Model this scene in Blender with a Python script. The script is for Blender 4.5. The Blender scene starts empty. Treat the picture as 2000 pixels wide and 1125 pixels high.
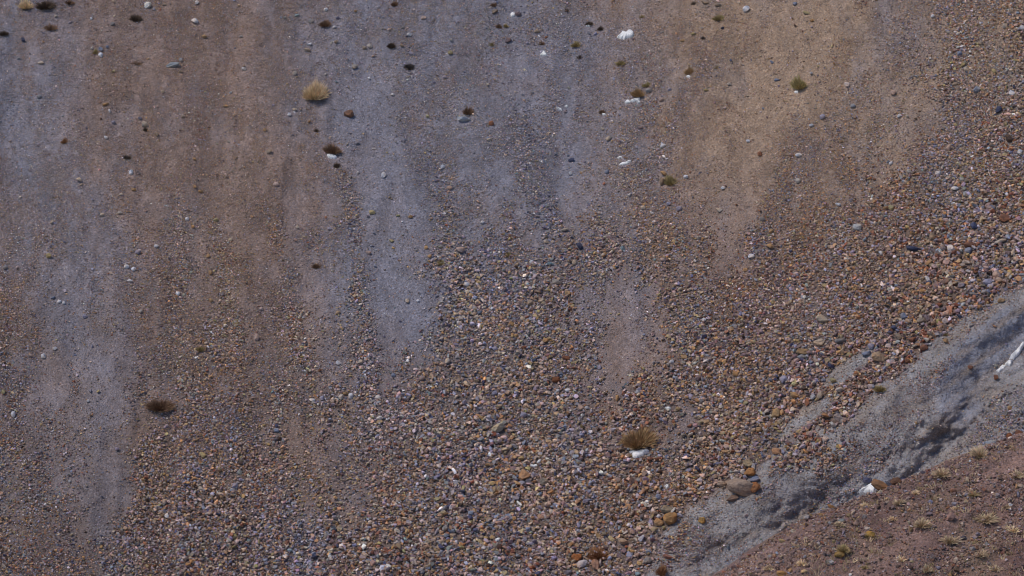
import bpy, bmesh, math, random
import numpy as np
from mathutils import Vector, noise as mnoise

# ------------------------------------------------------------------ camera, sky, sun
ALPHA, DELTA, DIST = math.radians(36), math.radians(10), 70.0
HFOV = math.radians(12.56)
scene = bpy.context.scene
C0 = np.array([0.0, -DIST*math.cos(DELTA), DIST*math.sin(DELTA)])
cam_d = bpy.data.cameras.new('camera')
cam = bpy.data.objects.new('camera', cam_d)
scene.collection.objects.link(cam)
cam.location = C0
cam.rotation_euler = (math.radians(90)-DELTA, 0, 0)
cam_d.sensor_width = 36
cam_d.lens = 18/math.tan(HFOV/2)
cam_d.clip_start = 1; cam_d.clip_end = 2000
scene.camera = cam

SUN_EL, SUN_AZ = math.radians(58), math.radians(-125)   # azimuth from +y, clockwise: high, from behind the camera's left shoulder
SUN_DIR = Vector((math.cos(SUN_EL)*math.sin(SUN_AZ), math.cos(SUN_EL)*math.cos(SUN_AZ), math.sin(SUN_EL)))
w = bpy.data.worlds.new('World'); scene.world = w; w.use_nodes = True
nt = w.node_tree
sky = nt.nodes.new('ShaderNodeTexSky'); sky.sky_type = 'NISHITA'; sky.sun_disc = False
sky.sun_elevation = SUN_EL; sky.sun_rotation = SUN_AZ; sky.altitude = 4000
bg = nt.nodes['Background']; bg.inputs['Strength'].default_value = 0.1
nt.links.new(sky.outputs['Color'], bg.inputs['Color'])
sd = bpy.data.lights.new('sun', 'SUN'); sd.energy = 2.0; sd.angle = math.radians(17); sd.color = (1, .89, .77)
so = bpy.data.objects.new('sun', sd); scene.collection.objects.link(so)
so.rotation_euler = SUN_DIR.to_track_quat('Z', 'Y').to_euler()
vs = scene.view_settings
vs.view_transform = 'Standard'; vs.look = 'None'; vs.exposure = 0.16; vs.gamma = 1
scene.cycles.pixel_filter_type = 'BLACKMAN_HARRIS'; scene.cycles.filter_width = 1.05
scene.cycles.max_bounces = 4
scene.cycles.diffuse_bounces = 2

rng = np.random.default_rng(7)
random.seed(7)
COL = scene.collection

# ------------------------------------------------------------------ numeric helpers
def sstep(a, b, x):
    x = np.clip((x-a)/(b-a), 0, 1); return x*x*(3-2*x)
def sp(x, k=1.0):
    return np.logaddexp(0, x/k)*k
def vnoise(x, y, seed=0):
    x = np.asarray(x, float); y = np.asarray(y, float)
    xi = np.floor(x).astype(np.int64); yi = np.floor(y).astype(np.int64)
    fx = x-xi; fy = y-yi
    fx = fx*fx*fx*(fx*(fx*6-15)+10); fy = fy*fy*fy*(fy*(fy*6-15)+10)
    def h(a, b):
        n = (a*374761393+b*668265263+seed*144665) & 0xffffffff
        n = ((n ^ (n >> 13))*1274126177) & 0xffffffff
        n = ((n ^ (n >> 16))*2246822519) & 0xffffffff
        return ((n ^ (n >> 15)) & 0xffff)/65535.0
    return (h(xi, yi)*(1-fx)+h(xi+1, yi)*fx)*(1-fy)+(h(xi, yi+1)*(1-fx)+h(xi+1, yi+1)*fx)*fy
def fbm(x, y, seed=0, oct=4, gain=.5):
    a, s, t = 1.0, 0.0, 0.0
    for i in range(oct):
        s = s+a*(vnoise(x, y, seed+i*17)-.5); t += a; a *= gain; x = x*2.03+3.1; y = y*2.03+1.7
    return s/t*2
def poly_dist(px, py, pts):
    """distance and signed distance (positive to the side below/right of a path that runs from its first point), in photo pixels"""
    best = np.full(np.shape(px), 1e9); sg = np.zeros(np.shape(px))
    for (x0, y0), (x1, y1) in zip(pts[:-1], pts[1:]):
        dx, dy = x1-x0, y1-y0; L2 = dx*dx+dy*dy
        u = np.clip(((px-x0)*dx+(py-y0)*dy)/L2, 0, 1)
        ex, ey = px-(x0+u*dx), py-(y0+u*dy)
        d = np.hypot(ex, ey)
        s = np.sign(dx*(py-y0)-dy*(px-x0))
        m = d < best-1e-6
        best = np.where(m, d, best); sg = np.where(m, s, sg)
    return best, best*sg
def grid_at(px, py, G, xs, ys):
    G = np.asarray(G, float)
    x = np.clip(np.interp(px, xs, np.arange(len(xs))), 0, len(xs)-1.001)
    y = np.clip(np.interp(py, ys, np.arange(len(ys))), 0, len(ys)-1.001)
    i = x.astype(int); j = y.astype(int); fx = x-i; fy = y-j
    fx = fx*fx*(3-2*fx)*.5+fx*.5; fy = fy*fy*(3-2*fy)*.5+fy*.5
    return (G[j, i]*(1-fx)+G[j, i+1]*fx)*(1-fy)+(G[j+1, i]*(1-fx)+G[j+1, i+1]*fx)*fy

# ------------------------------------------------------------------ the lie of the land
# all place maps below are drawn in a survey grid of 2000 x 1125 units laid over the hillside (about 130 units to the metre)
T = np.array([0, math.cos(ALPHA), math.sin(ALPHA)]); NRM = np.array([0, -math.sin(ALPHA), math.cos(ALPHA)])
VAX = np.array([0, math.cos(DELTA), -math.sin(DELTA)]); UAX = np.array([0, math.sin(DELTA), math.cos(DELTA)])
FPX = 1000/math.tan(HFOV/2)
def proj(P):
    q = P-C0
    dep = q@VAX
    return 1000+FPX*q[..., 0]/dep, 562.5-FPX*(q@UAX)/dep
def ray(px, py):
    px = np.asarray(px, float); py = np.asarray(py, float)
    d = VAX+((px-1000)/FPX)[..., None]*np.array([1., 0, 0])+((562.5-py)/FPX)[..., None]*UAX
    return d
def plane_st(px, py):
    d = ray(px, py); k = -(C0@NRM)/(d@NRM)
    P = C0+d*k[..., None]
    return P[..., 0], P@T

EDGE = [(2500, 200), (2150, 440), (1990, 560), (1900, 608), (1855, 655), (1800, 690), (1735, 742), (1690, 790), (1625, 832), (1520, 868), (1480, 912), (1415, 962), (1345, 985), (1290, 1060), (1265, 1130), (1200, 1300), (1150, 1700)]
CHAN = [(2300, 480), (2050, 660), (1990, 690), (1945, 728), (1900, 775), (1892, 805), (1865, 840), (1800, 885), (1700, 945), (1590, 1010), (1500, 1075), (1400, 1180), (1350, 1500)]
HOLL = [(1975, 640), (1915, 690), (1885, 740), (1870, 775), (1880, 800)]
def bank_d(px, py):
    d, s = poly_dist(px, py, EDGE)
    # EDGE runs down the picture from the upper right: its far side is the scree
    return -s
def surf_e(s, t):
    P = s[..., None]*np.array([1., 0, 0])+t[..., None]*T
    px, py = proj(P)
    e = -.40*sp(s-.9, .9)-.07*sp(-(s+1.2), 1.0)
    # fans and shallow chutes that run down the fall line
    xx = s+.10*np.maximum(s-1.5, 0)*(t-1)*.5
    e = e+.10*fbm(xx*.75, t*.12, 3, 3)*sstep(8, 2, t)+.085*fbm(xx*2.2, t*.3, 9, 3)
    e = e+.05*fbm(s*1.1, t*.9, 21, 4)+.020*fbm(s*5, t*5, 33, 3)
    bd = bank_d(px, py)+14*fbm(px/38, py/38, 5, 3)
    b = bd/130.
    bank = -.22*np.exp(-(((px-1697)/40)**2+((py-955)/26)**2))+np.where(b > 0, .42*np.clip(b-.12, 0, None)+.03*sstep(0, .2, b), 0)
    # erosion flutes down the bank, along the diagonal
    u = (px*.80-py*.60)/130.; v = (px*.60+py*.80)/130.
    fl = .27*fbm(u*.6, v*1.6, 51, 4)+.17*fbm(u*1.6, v*3.6, 61, 4)+.08*fbm(px/18, py/18, 65, 3)+.03*fbm(px/6, py/6, 67, 2)
    bank = bank+np.where(b > 0, fl*sstep(.15, 1.2, b), 0)
    cd, cs = poly_dist(px, py, CHAN)
    carve = .15*np.exp(-(cd/58.)**2)
    right = sstep(0, 60, -cs)*sstep(220, 60, -cs)          # spur beyond the channel
    bank = bank+np.where(b > 0, carve*sstep(0, .4, b)-.30*right*sstep(.3, 1, b), 0)
    hd, hs = poly_dist(px, py, HOLL)
    bank = bank+np.where(b > 0, .16*np.exp(-(hd/46.)**2)*sstep(.1, .5, b), 0)
    e = e+bank
    return e, px, py
def surf(s, t):
    s = np.asarray(s, float); t = np.asarray(t, float)
    e, px, py = surf_e(s, t)
    P = s[..., None]*np.array([1., 0, 0])+t[..., None]*T+e[..., None]*VAX
    return P
def hit(px, py):
    px = np.atleast_1d(np.asarray(px, float)); py = np.atleast_1d(np.asarray(py, float))
    qx, qy = px.copy(), py.copy()
    for i in range(5):
        s, t = plane_st(qx, qy); P = surf(s, t); ax, ay = proj(P)
        qx += px-ax; qy += py-ay
    s, t = plane_st(qx, qy)
    return surf(s, t), s, t
def normal_at(s, t, h=.12):
    a = surf(s+h, t)-surf(s-h, t); b = surf(s, t+h)-surf(s, t-h)
    n = np.cross(a, b); return n/np.linalg.norm(n, axis=-1, keepdims=True)

# ------------------------------------------------------------------ place maps: stone cover, stone size, soil hue
GX = np.arange(0, 2001, 100)
GD = [[.12,.12,.15,.25,.15,.12,.15,.22,.3,.35,.3,.28,.2,.12,.1,.1,.1,.12,.3,.7,.85],
 [.12,.1,.1,.2,.12,.1,.12,.15,.3,.3,.3,.3,.25,.18,.1,.08,.1,.15,.3,.7,.85],
 [.1,.1,.1,.12,.18,.12,.1,.08,.3,.3,.3,.42,.36,.3,.12,.12,.2,.25,.4,.75,.9],
 [.18,.12,.1,.12,.18,.18,.12,.05,.35,.2,.55,.25,.45,.35,.1,.4,.4,.3,.6,.85,.9],
 [.28,.18,.1,.15,.2,.18,.12,.05,.3,.3,.6,.35,.4,.45,.12,.6,.5,.6,.8,.9,.95],
 [.35,.25,.1,.3,.35,.28,.2,.08,.3,.6,.75,.8,.7,.7,.5,.75,.8,.85,.95,1,1],
 [.5,.15,.2,.35,.45,.4,.3,.1,.35,.8,.95,.75,.4,.75,.8,.85,.9,1,1,1,.7],
 [.55,.12,.2,.4,.5,.4,.38,.42,.45,.85,.95,.8,.4,.75,.9,.95,1,1,.9,.5,.5],
 [.55,.2,.35,.4,.75,.7,.7,.7,.7,.85,.95,.85,.7,.75,.9,1,1,.6,.4,.4,.4],
 [.45,.35,.15,.8,.85,.7,.3,.8,.9,1,1,.95,.8,.85,.95,.8,.6,.4,.4,.4,.4],
 [.5,.4,.2,.85,.9,.9,.5,.85,.95,1,1,1,.95,.8,.5,.4,.4,.4,.4,.4,.4],
 [.6,.55,.55,.8,.9,.9,.9,.95,1,1,1,1,.9,.4,.3,.3,.3,.3,.3,.3,.3]]
GD = np.array(GD); GD[:3, 7:13] *= .62; GD[3:5, 8:13] *= .72; GD[5, 8:11] *= .8
GYD = np.arange(0, 1101, 100)
SX, SY = [0, 500, 1000, 1500, 2000], [0, 300, 600, 900, 1200]
GS = [[3.2,3.4,4,3.6,6.5],[3.4,3.4,4.6,4.4,8],[4.6,5.2,9.5,7.5,14.5],[6,7.8,10.5,12.5,13],[6.8,9,11.5,12,11]]
HX = np.arange(0, 2001, 100); HY = [0, 150, 300, 600, 900, 1125]
GH = [[.75,.6,.2,.02,.0,.15,.6,.85,.9,.95,.95,.85,.4,.05,0,0,.05,.15,.2,.15,.1],
 [.85,.6,.2,.0,.0,.1,.55,.9,.95,1,1,1,.55,.15,0,0,.05,.2,.25,.15,.1],
 [.85,.7,.3,.05,.0,.05,.4,.9,1,1.1,1.1,1.05,.65,.15,0,0,.1,.2,.2,.1,.1],
 [.4,.6,.7,.2,.05,.05,.15,.8,1.05,.85,.6,.5,.5,.2,.1,.05,.05,.05,.05,.1,.2],
 [.4,.45,.65,.15,.12,.08,.1,.2,.3,.35,.25,.2,.1,.1,.1,.1,.1,.1,.1,.1,.1],
 [.4,.4,.5,.25,.25,.3,.3,.3,.35,.4,.35,.3,.2,.1,.1,.1,.1,.1,.1,.1,.1]]
# (path, half width, change) : bare tongues of dust (negative) and strips of stone (positive) down the fall line
STROKES = [
 ([(690,225),(740,330),(785,450),(785,590)], 44, -.7), ([(780,560),(770,650),(785,725)], 22, -.5), ([(735,480),(760,640)], 34, -.6),
 ([(930,230),(960,330),(975,410)], 40, -.35), ([(1140,300),(1100,380),(1040,500)], 34, -.5),
 ([(1560,40),(1530,180),(1490,330),(1445,470)], 52, -.55),
 ([(120,540),(160,640),(210,800),(225,930),(200,1030)], 34, -.55), ([(130,660),(110,700),(105,760)], 30, -.45),
 ([(620,830),(660,900),(690,980)], 46, -.6), ([(560,815),(520,850)], 28, -.4), ([(580,430),(600,560),(655,740)], 26, -.35),
 ([(480,600),(560,740)], 24, -.35),([(400,470),(405,620)], 22, -.3),
 ([(1140,590),(1290,628)], 36, -.5), ([(1170,702),(1265,688)], 36, -.5), ([(1150,765),(1205,805)], 26, -.35), ([(860,600),(905,700),(900,790)], 40, -.38), ([(1240,555),(1330,520)], 24, -.35), ([(1225,555),(1250,620)], 30, -.4), ([(1215,680),(1195,750)], 30, -.55), ([(1290,860),(1370,835)], 22, -.45), ([(1340,800),(1330,830)],24,-.3),
 ([(1600,365),(1660,375)], 24, -.5), ([(1740,320),(1800,210)], 40, -.45), ([(960,830),(1000,838)], 10, -.5),
 ([(800,870),(880,900)], 24, -.25), ([(480,1000),(620,1010)], 18, -.2),
 ([(338,360),(345,520),(362,700),(380,820)], 17, .65), ([(420,430),(440,560),(470,720)], 15, .6), ([(520,400),(560,520),(590,700)], 17, .65),
 ([(600,450),(625,520)], 14, .55), ([(668,350),(695,460),(712,600),(720,760)], 18, .75), ([(150,290),(110,380)], 22, .2),
 ([(835,320),(885,400),(880,470),(900,560),(935,640)], 26, .45), ([(1015,240),(1050,330),(1075,420)], 32, .5), ([(870,180),(1000,280)], 30, .3),
 ([(1210,290),(1290,180),(1250,120)], 16, .3), ([(1375,120),(1320,220),(1300,290),(1240,360)], 18, .45), ([(1555,250),(1520,380),(1480,470)], 22, .4),
 ([(290,880),(260,1040),(300,1110)], 20, .3), ([(345,60),(380,40)], 22, .3),
]
BLOBS_CLAY = [(1655,722,62,15,-.62), (1575,812,70,16,-.62), (1420,1000,60,16,-.4)]
def clay_mask(px, py):
    nx = 18*fbm(px/40, py/40, 71, 3)
    m = sstep(-5, 6, bank_d(px, py)+nx)
    for cx, cy, a, b, ang in BLOBS_CLAY:
        c, s_ = math.cos(ang), math.sin(ang)
        u = (px-cx)*c+(py-cy)*s_; v = -(px-cx)*s_+(py-cy)*c
        m = np.maximum(m, sstep(1.25, .8, np.hypot(u/a, v/b)+.25*fbm(px/20, py/20, 73, 2)))
    return m
BANKSTONE = [(1560,885,66,30,-.62,1.0),(1640,900,60,26,-.62,.75),(1690,915,80,22,-.55,.55),(1950,835,90,30,-.55,.8),(1960,790,70,22,-.6,.6),
 (1845,725,70,20,-.62,.5),(1740,850,90,22,-.62,.45),(1890,800,16,40,.3,.7),(1330,1070,60,40,-.6,.75),(1500,960,40,12,-.6,.5),(1960,860,60,14,-.4,1.0), (1620,975,50,30,-.5,.5)]
def cover(px, py):
    wob = 22*fbm(px/70, py/70, 81, 3)
    D = grid_at(px+wob, py+22*fbm(px/60, py/90, 85, 3), GD, GX, GYD)
    rag = 26*fbm(px/24, py/44, 87, 4)+10*fbm(px/8, py/11, 89, 2)
    for pts, hw, amt in STROKES:
        d, _ = poly_dist(px+wob*.7, py, pts)
        D = D+amt*(.62 if amt < 0 else .8)*sstep(hw*1.9, hw*.05, d+rag*(1 if amt < 0 else .6))
    D = .10+D*.92+.75*fbm(px/30, py/58, 91, 5, .6)*np.clip(.28+D, 0, .8)+.20*fbm(px/9, py/12, 95, 3)
    cm = clay_mask(px, py)
    B = .17+.42*np.clip(fbm((px*.8-py*.6)/70, (px*.6+py*.8)/22, 99, 4)+.05, 0, 1)
    for cx, cy, a, b, ang, amt in BANKSTONE:
        c, s_ = math.cos(ang), math.sin(ang)
        u = (px-cx)*c+(py-cy)*s_; v = -(px-cx)*s_+(py-cy)*c
        B = np.maximum(B, amt*sstep(1.3, .7, np.hypot(u/a, v/b)+.3*fbm(px/16, py/16, 103, 3)))
    hd, _ = poly_dist(px, py, HOLL)
    B = B*(1-.8*sstep(50, 25, hd))
    D = D*(1-cm)+B*cm
    return np.clip(D, 0, 1.05), cm
def hue(px, py):
    return np.clip(grid_at(px+40*fbm(px/90, py/140, 111, 3), py, GH, HX, HY)+.42*fbm(px/48, py/80, 115, 5), 0, 1)

# ------------------------------------------------------------------ materials
def new_mat(name):
    m = bpy.data.materials.new(name); m.use_nodes = True
    n = m.node_tree; b = n.nodes['Principled BSDF']
    b.inputs['Roughness'].default_value = .92
    b.inputs['Specular IOR Level'].default_value = .15
    return m, n, b
def mixc(n, mode, a, b, fac):
    x = n.nodes.new('ShaderNodeMix'); x.data_type = 'RGBA'; x.blend_type = mode
    for i, v in ((0, fac), (6, a), (7, b)):
        if hasattr(v, 'links') or hasattr(v, 'is_linked'): n.links.new(v, x.inputs[i])
        else: x.inputs[i].default_value = v
    return x.outputs[2]
def ramp(n, src, stops):
    r = n.nodes.new('ShaderNodeValToRGB'); n.links.new(src, r.inputs[0])
    cr = r.color_ramp
    while len(cr.elements) < len(stops): cr.elements.new(.5)
    for e, (p, c) in zip(cr.elements, stops):
        e.position = p; e.color = (c, c, c, 1) if not isinstance(c, tuple) else c
    return r.outputs[0]
def noise_n(n, scale, detail=4, rough=.6, vec=None):
    x = n.nodes.new('ShaderNodeTexNoise'); x.inputs['Scale'].default_value = scale
    x.inputs['Detail'].default_value = detail; x.inputs['Roughness'].default_value = rough
    if vec is not None: n.links.new(vec, x.inputs['Vector'])
    return x
def bump(n, b, h, strength, dist):
    x = n.nodes.new('ShaderNodeBump'); x.inputs['Strength'].default_value = strength; x.inputs['Distance'].default_value = dist
    n.links.new(h, x.inputs['Height']); n.links.new(x.outputs[0], b.inputs['Normal'])

def soil_material(name, speck=1.0):
    m, n, b = new_mat(name)
    tc = n.nodes.new('ShaderNodeTexCoord').outputs['Object']
    at = n.nodes.new('ShaderNodeAttribute'); at.attribute_name = 'soil'
    v = n.nodes.new('ShaderNodeTexVoronoi'); v.inputs['Scale'].default_value = 42; n.links.new(tc, v.inputs['Vector'])
    v2 = n.nodes.new('ShaderNodeTexVoronoi'); v2.inputs['Scale'].default_value = 85; n.links.new(tc, v2.inputs['Vector'])
    sx = n.nodes.new('ShaderNodeSeparateColor'); n.links.new(v.outputs['Color'], sx.inputs[0])
    grain = ramp(n, sx.outputs[0], [(0, .62), (.25, .88), (.7, 1.02), (.93, 1.2), (1, 1.55)])
    sx2 = n.nodes.new('ShaderNodeSeparateColor'); n.links.new(v2.outputs['Color'], sx2.inputs[0])
    grain2 = ramp(n, sx2.outputs[1], [(0, .72), (.5, 1.0), (1, 1.25)])
    nz = noise_n(n, 7, 6, .65, tc)
    big = ramp(n, nz.outputs[0], [(.25, .82), (.75, 1.16)])
    c = mixc(n, 'MULTIPLY', at.outputs['Color'], grain, .8*speck)
    c = mixc(n, 'MULTIPLY', c, grain2, .8*speck)
    c = mixc(n, 'MULTIPLY', c, big, 1.0)
    tint = ramp(n, sx2.outputs[2], [(0, (.85, .92, 1.12, 1)), (.5, (1, 1, 1, 1)), (1, (1.15, .97, .85, 1))])
    c = mixc(n, 'MULTIPLY', c, tint, .7)
    n.links.new(c, b.inputs['Base Color'])
    ad = n.nodes.new('ShaderNodeMath'); ad.operation = 'MULTIPLY_ADD'; ad.inputs[1].default_value = -1.0
    n.links.new(v.outputs['Distance'], ad.inputs[0]); n.links.new(nz.outputs[0], ad.inputs[2])
    bump(n, b, ad.outputs[0], .55, .02)
    return m
M_SOIL = soil_material('scree_soil')
M_CLAY = soil_material('bank_clay', .75)
M_NEAR = soil_material('near_soil')

def rock_material(name, instanced):
    m, n, b = new_mat(name)
    tc = n.nodes.new('ShaderNodeTexCoord').outputs['Object']
    if instanced:
        a = n.nodes.new('ShaderNodeAttribute'); a.attribute_type = 'INSTANCER'; a.attribute_name = 'col'; base = a.outputs['Color']
    else:
        a = n.nodes.new('ShaderNodeObjectInfo'); base = a.outputs['Color']
    oi = n.nodes.new('ShaderNodeObjectInfo')
    va = n.nodes.new('ShaderNodeVectorMath'); va.operation = 'ADD'; n.links.new(tc, va.inputs[0])
    cx = n.nodes.new('ShaderNodeCombineXYZ')
    sc = n.nodes.new('ShaderNodeMath'); sc.operation = 'MULTIPLY'; sc.inputs[1].default_value = 40; n.links.new(oi.outputs['Random'], sc.inputs[0])
    n.links.new(sc.outputs[0], cx.inputs[0]); n.links.new(sc.outputs[0], cx.inputs[1]); n.links.new(cx.outputs[0], va.inputs[1])
    nz = noise_n(n, 2.2, 6, .68, va.outputs[0])
    f = ramp(n, nz.outputs[0], [(.28, .62), (.5, 1.0), (.72, 1.3)])
    c = mixc(n, 'MULTIPLY', base, f, .85)
    nz2 = noise_n(n, 1.1, 3, .6, va.outputs[0])
    nz3 = noise_n(n, 15, 4, .7, va.outputs[0])
    f3 = ramp(n, nz3.outputs[0], [(.3, .7), (.5, 1.0), (.7, 1.25)])
    c = mixc(n, 'MULTIPLY', c, f3, .7)
    f2 = ramp(n, nz2.outputs[0], [(.42, (.8, .9, 1.15, 1)), (.6, (1.18, .95, .78, 1))])
    c = mixc(n, 'MULTIPLY', c, f2, .55)
    n.links.new(c, b.inputs['Base Color'])
    bump(n, b, nz.outputs[0], .5, .12)
    return m
M_STUFF = rock_material('loose_stone', True)
M_ROCK = rock_material('boulder_stone', False)

def blade_material(name):
    m, n, b = new_mat(name)
    at = n.nodes.new('ShaderNodeAttribute'); at.attribute_name = 'col'
    n.links.new(at.outputs['Color'], b.inputs['Base Color'])
    b.inputs['Roughness'].default_value = .8
    return m
M_BLADE = blade_material('dry_blades')
def snow_material():
    m, n, b = new_mat('old_snow')
    tc = n.nodes.new('ShaderNodeTexCoord').outputs['Object']
    nz = noise_n(n, 9, 5, .6, tc)
    c = ramp(n, nz.outputs[0], [(.3, (.86, .87, .90, 1)), (.6, (.95, .95, .96, 1))])
    n.links.new(c, b.inputs['Base Color'])
    b.inputs['Roughness'].default_value = .6
    b.inputs['Subsurface Weight'].default_value = .2; b.inputs['Subsurface Radius'].default_value = (.02, .02, .025)
    bump(n, b, nz.outputs[0], .4, .03)
    return m
M_SNOW = snow_material()

# ------------------------------------------------------------------ objects
def mesh_obj(name, verts, faces, mat, parent=None, smooth=False):
    me = bpy.data.meshes.new(name)
    me.from_pydata([tuple(v) for v in verts], [], faces)
    me.materials.append(mat)
    if smooth: me.polygons.foreach_set('use_smooth', [True]*len(me.polygons))
    o = bpy.data.objects.new(name, me); COL.objects.link(o)
    if parent is not None: o.parent = parent
    return o
def tag(o, label=None, cat=None, group=None, kind=None):
    if label: o['label'] = label
    if cat: o['category'] = cat
    if group: o['group'] = group
    if kind: o['kind'] = kind
    return o
def grid_mesh(name, P, mask, mat, soil):
    ny, nx = P.shape[:2]
    idx = np.arange(ny*nx).reshape(ny, nx)
    f = np.stack([idx[:-1, :-1], idx[:-1, 1:], idx[1:, 1:], idx[1:, :-1]], -1).reshape(-1, 4)
    f = f[mask.reshape(-1)]
    used = np.unique(f); re = np.full(ny*nx, -1); re[used] = np.arange(len(used))
    f = re[f]; V = P.reshape(-1, 3)[used]; cs = soil.reshape(-1, 3)[used]
    me = bpy.data.meshes.new(name)
    me.vertices.add(len(V)); me.vertices.foreach_set('co', V.astype(np.float32).ravel())
    me.loops.add(f.size); me.loops.foreach_set('vertex_index', f.astype(np.int32).ravel())
    me.polygons.add(len(f)); me.polygons.foreach_set('loop_start', np.arange(0, f.size, 4, dtype=np.int32))
    me.polygons.foreach_set('use_smooth', np.ones(len(f), bool))
    me.update(calc_edges=True); me.validate()
    a = me.attributes.new('soil', 'FLOAT_COLOR', 'POINT')
    a.data.foreach_set('color', np.concatenate([cs, np.ones((len(cs), 1))], 1).astype(np.float32).ravel())
    me.materials.append(mat)
    o = bpy.data.objects.new(name, me); COL.objects.link(o)
    return o
TAN = np.array([.325, .240, .178]); MAU = np.array([.262, .196, .170]); BLU = np.array([.222, .220, .262]); CLAYC = np.array([.310, .304, .312]); CLAYB = np.array([.262, .275, .325]); CLAYT = np.array([.305, .245, .195])
DARK = np.array([.150, .112, .092])
def soil_col(px, py, D, cm):
    h = hue(px, py)[..., None]
    tone = 1+.26*fbm(px/30, py/48, 141, 5)+.12*fbm(px/7, py/9, 145, 2)
    tanw = (sstep(1000, 1450, px)*sstep(560, 200, py))[..., None]
    warm = MAU*(1-tanw)+TAN*tanw
    c = warm*(1-h)+BLU*h
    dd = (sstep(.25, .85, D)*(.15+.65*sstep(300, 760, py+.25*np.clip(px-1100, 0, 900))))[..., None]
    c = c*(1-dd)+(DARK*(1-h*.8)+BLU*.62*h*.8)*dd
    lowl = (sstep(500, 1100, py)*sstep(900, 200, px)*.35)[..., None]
    c = c*(1-lowl)+DARK*lowl  # brightness falloff towards the lower left, painted into the soil colour
    hd, _ = poly_dist(px, py, HOLL)
    shade_mottle = np.clip(sstep(60, 20, hd)+.5*np.clip(fbm(px/60, py/60, 131, 3), 0, 1), 0, 1)[..., None]  # blue shade of the hollow painted into the clay, plus random mottling
    cl = CLAYC*(1-shade_mottle)+CLAYB*shade_mottle
    st = np.clip(.9*fbm((px*.8-py*.6)/60, (px*.6+py*.8)/16, 135, 4)+.1, 0, .7)[..., None]
    cl = cl*(1-st)+CLAYT*st
    m = cm[..., None]
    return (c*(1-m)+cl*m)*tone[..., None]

# the maps sampled once, then read back quickly for every loose stone
RX, RY = np.arange(-420, 2424, 4.0), np.arange(-240, 1524, 4.0)
_rx, _ry = np.meshgrid(RX, RY)
R_COV, R_CM = cover(_rx, _ry); R_HUE = hue(_rx, _ry); R_BD = bank_d(_rx, _ry)
def rast(A, px, py):
    x = np.clip((px-RX[0])/4, 0, len(RX)-1.001); y = np.clip((py-RY[0])/4, 0, len(RY)-1.001)
    i = x.astype(int); j = y.astype(int); fx = x-i; fy = y-j
    return (A[j, i]*(1-fx)+A[j, i+1]*fx)*(1-fy)+(A[j+1, i]*(1-fx)+A[j+1, i+1]*fx)*fy
# --- the far hillside, cut by the gully bank
ns, ntt = 900, 800
sg, tg = np.meshgrid(np.linspace(-11.6, 11.6, ns), np.linspace(-11.0, 9.4, ntt))
E_G, _, _ = surf_e(sg, tg)
P = sg[..., None]*np.array([1., 0, 0])+tg[..., None]*T+E_G[..., None]*VAX
gx, gy = proj(P)
def e_fast(s, t):
    x = np.clip((s+11.6)/23.2*(ns-1), 0, ns-1.001); y = np.clip((t+11.0)/20.4*(ntt-1), 0, ntt-1.001)
    i = x.astype(int); j = y.astype(int); fx = x-i; fy = y-j
    return (E_G[j, i]*(1-fx)+E_G[j, i+1]*fx)*(1-fy)+(E_G[j+1, i]*(1-fx)+E_G[j+1, i+1]*fx)*fy
def surf_fast(s, t): return s[..., None]*np.array([1., 0, 0])+t[..., None]*T+e_fast(s, t)[..., None]*VAX
def normal_fast(s, t, h=.05):
    a = surf_fast(s+h, t)-surf_fast(s-h, t); b = surf_fast(s, t+h)-surf_fast(s, t-h)
    n = np.cross(a, b); return n/np.linalg.norm(n, axis=-1, keepdims=True)
D_, cm_ = cover(gx, gy)
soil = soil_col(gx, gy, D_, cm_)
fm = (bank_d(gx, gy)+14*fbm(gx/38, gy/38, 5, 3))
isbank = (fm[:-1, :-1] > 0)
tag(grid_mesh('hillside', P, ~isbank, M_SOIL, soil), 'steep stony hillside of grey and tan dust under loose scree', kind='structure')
tag(grid_mesh('gully_bank', P, isbank, M_CLAY, soil), 'bare grey clay bank of the gully, cut below the scree edge', kind='structure')

# --- the near slope at the lower right
CAMR = np.array([1., 0, 0])
def near_dir(px, py, dep): return C0+ray(np.array(px, float), np.array(py, float))*dep
ND = 57.0
L0 = near_dir(1700, 962, ND)
A_ = near_dir(2000, 856, ND+.9)-L0; A_ = A_/np.linalg.norm(A_)
B_ = .30*CAMR-.60*UAX-.74*VAX; B_ = B_/np.linalg.norm(B_)
N_ = np.cross(A_, B_); N_ = N_ if N_@UAX > 0 else -N_; N_ = N_/np.linalg.norm(N_)
def near_surf(a, b):
    a = np.asarray(a, float); b = np.asarray(b, float)
    P = L0+a[..., None]*A_+b[..., None]*B_
    h = .055*fbm(a*.9, b*.9, 201, 4)+.07*fbm(a*1.3, b*4.2, 205, 4)+.02*fbm(a*5, b*9, 207, 3)
    h = h+.05*np.sin(a*.8+.6)+.10*fbm(a*.45, b*.2, 209, 2)
    h = h-.30*sp(-a-.75, .15)
    roll = np.where(b < .5, -.55*(b-.5)**2, 0)
    roll = np.where(b < -1.2, -.55*1.7**2+1.9*(b+1.2), roll)
    return P+(h+roll)[..., None]*N_
def near_hit(px, py):
    px = np.atleast_1d(np.asarray(px, float)); py = np.atleast_1d(np.asarray(py, float))
    M = np.stack([A_, B_], 1)
    qx, qy = px.copy(), py.copy()
    for i in range(6):
        d = ray(qx, qy); k = ((L0-C0)@N_)/(d@N_)
        Q = C0+d*k[:, None]-L0
        a = Q@A_; b0 = Q@B_; g = A_@B_
        a, b = (a-g*b0)/(1-g*g), (b0-g*a)/(1-g*g)
        P = near_surf(a, b); ax, ay = proj(P)
        qx += np.clip(px-ax, -60, 60); qy += np.clip(py-ay, -60, 60)
    return P, a, b
na, nb = 620, 420
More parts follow.
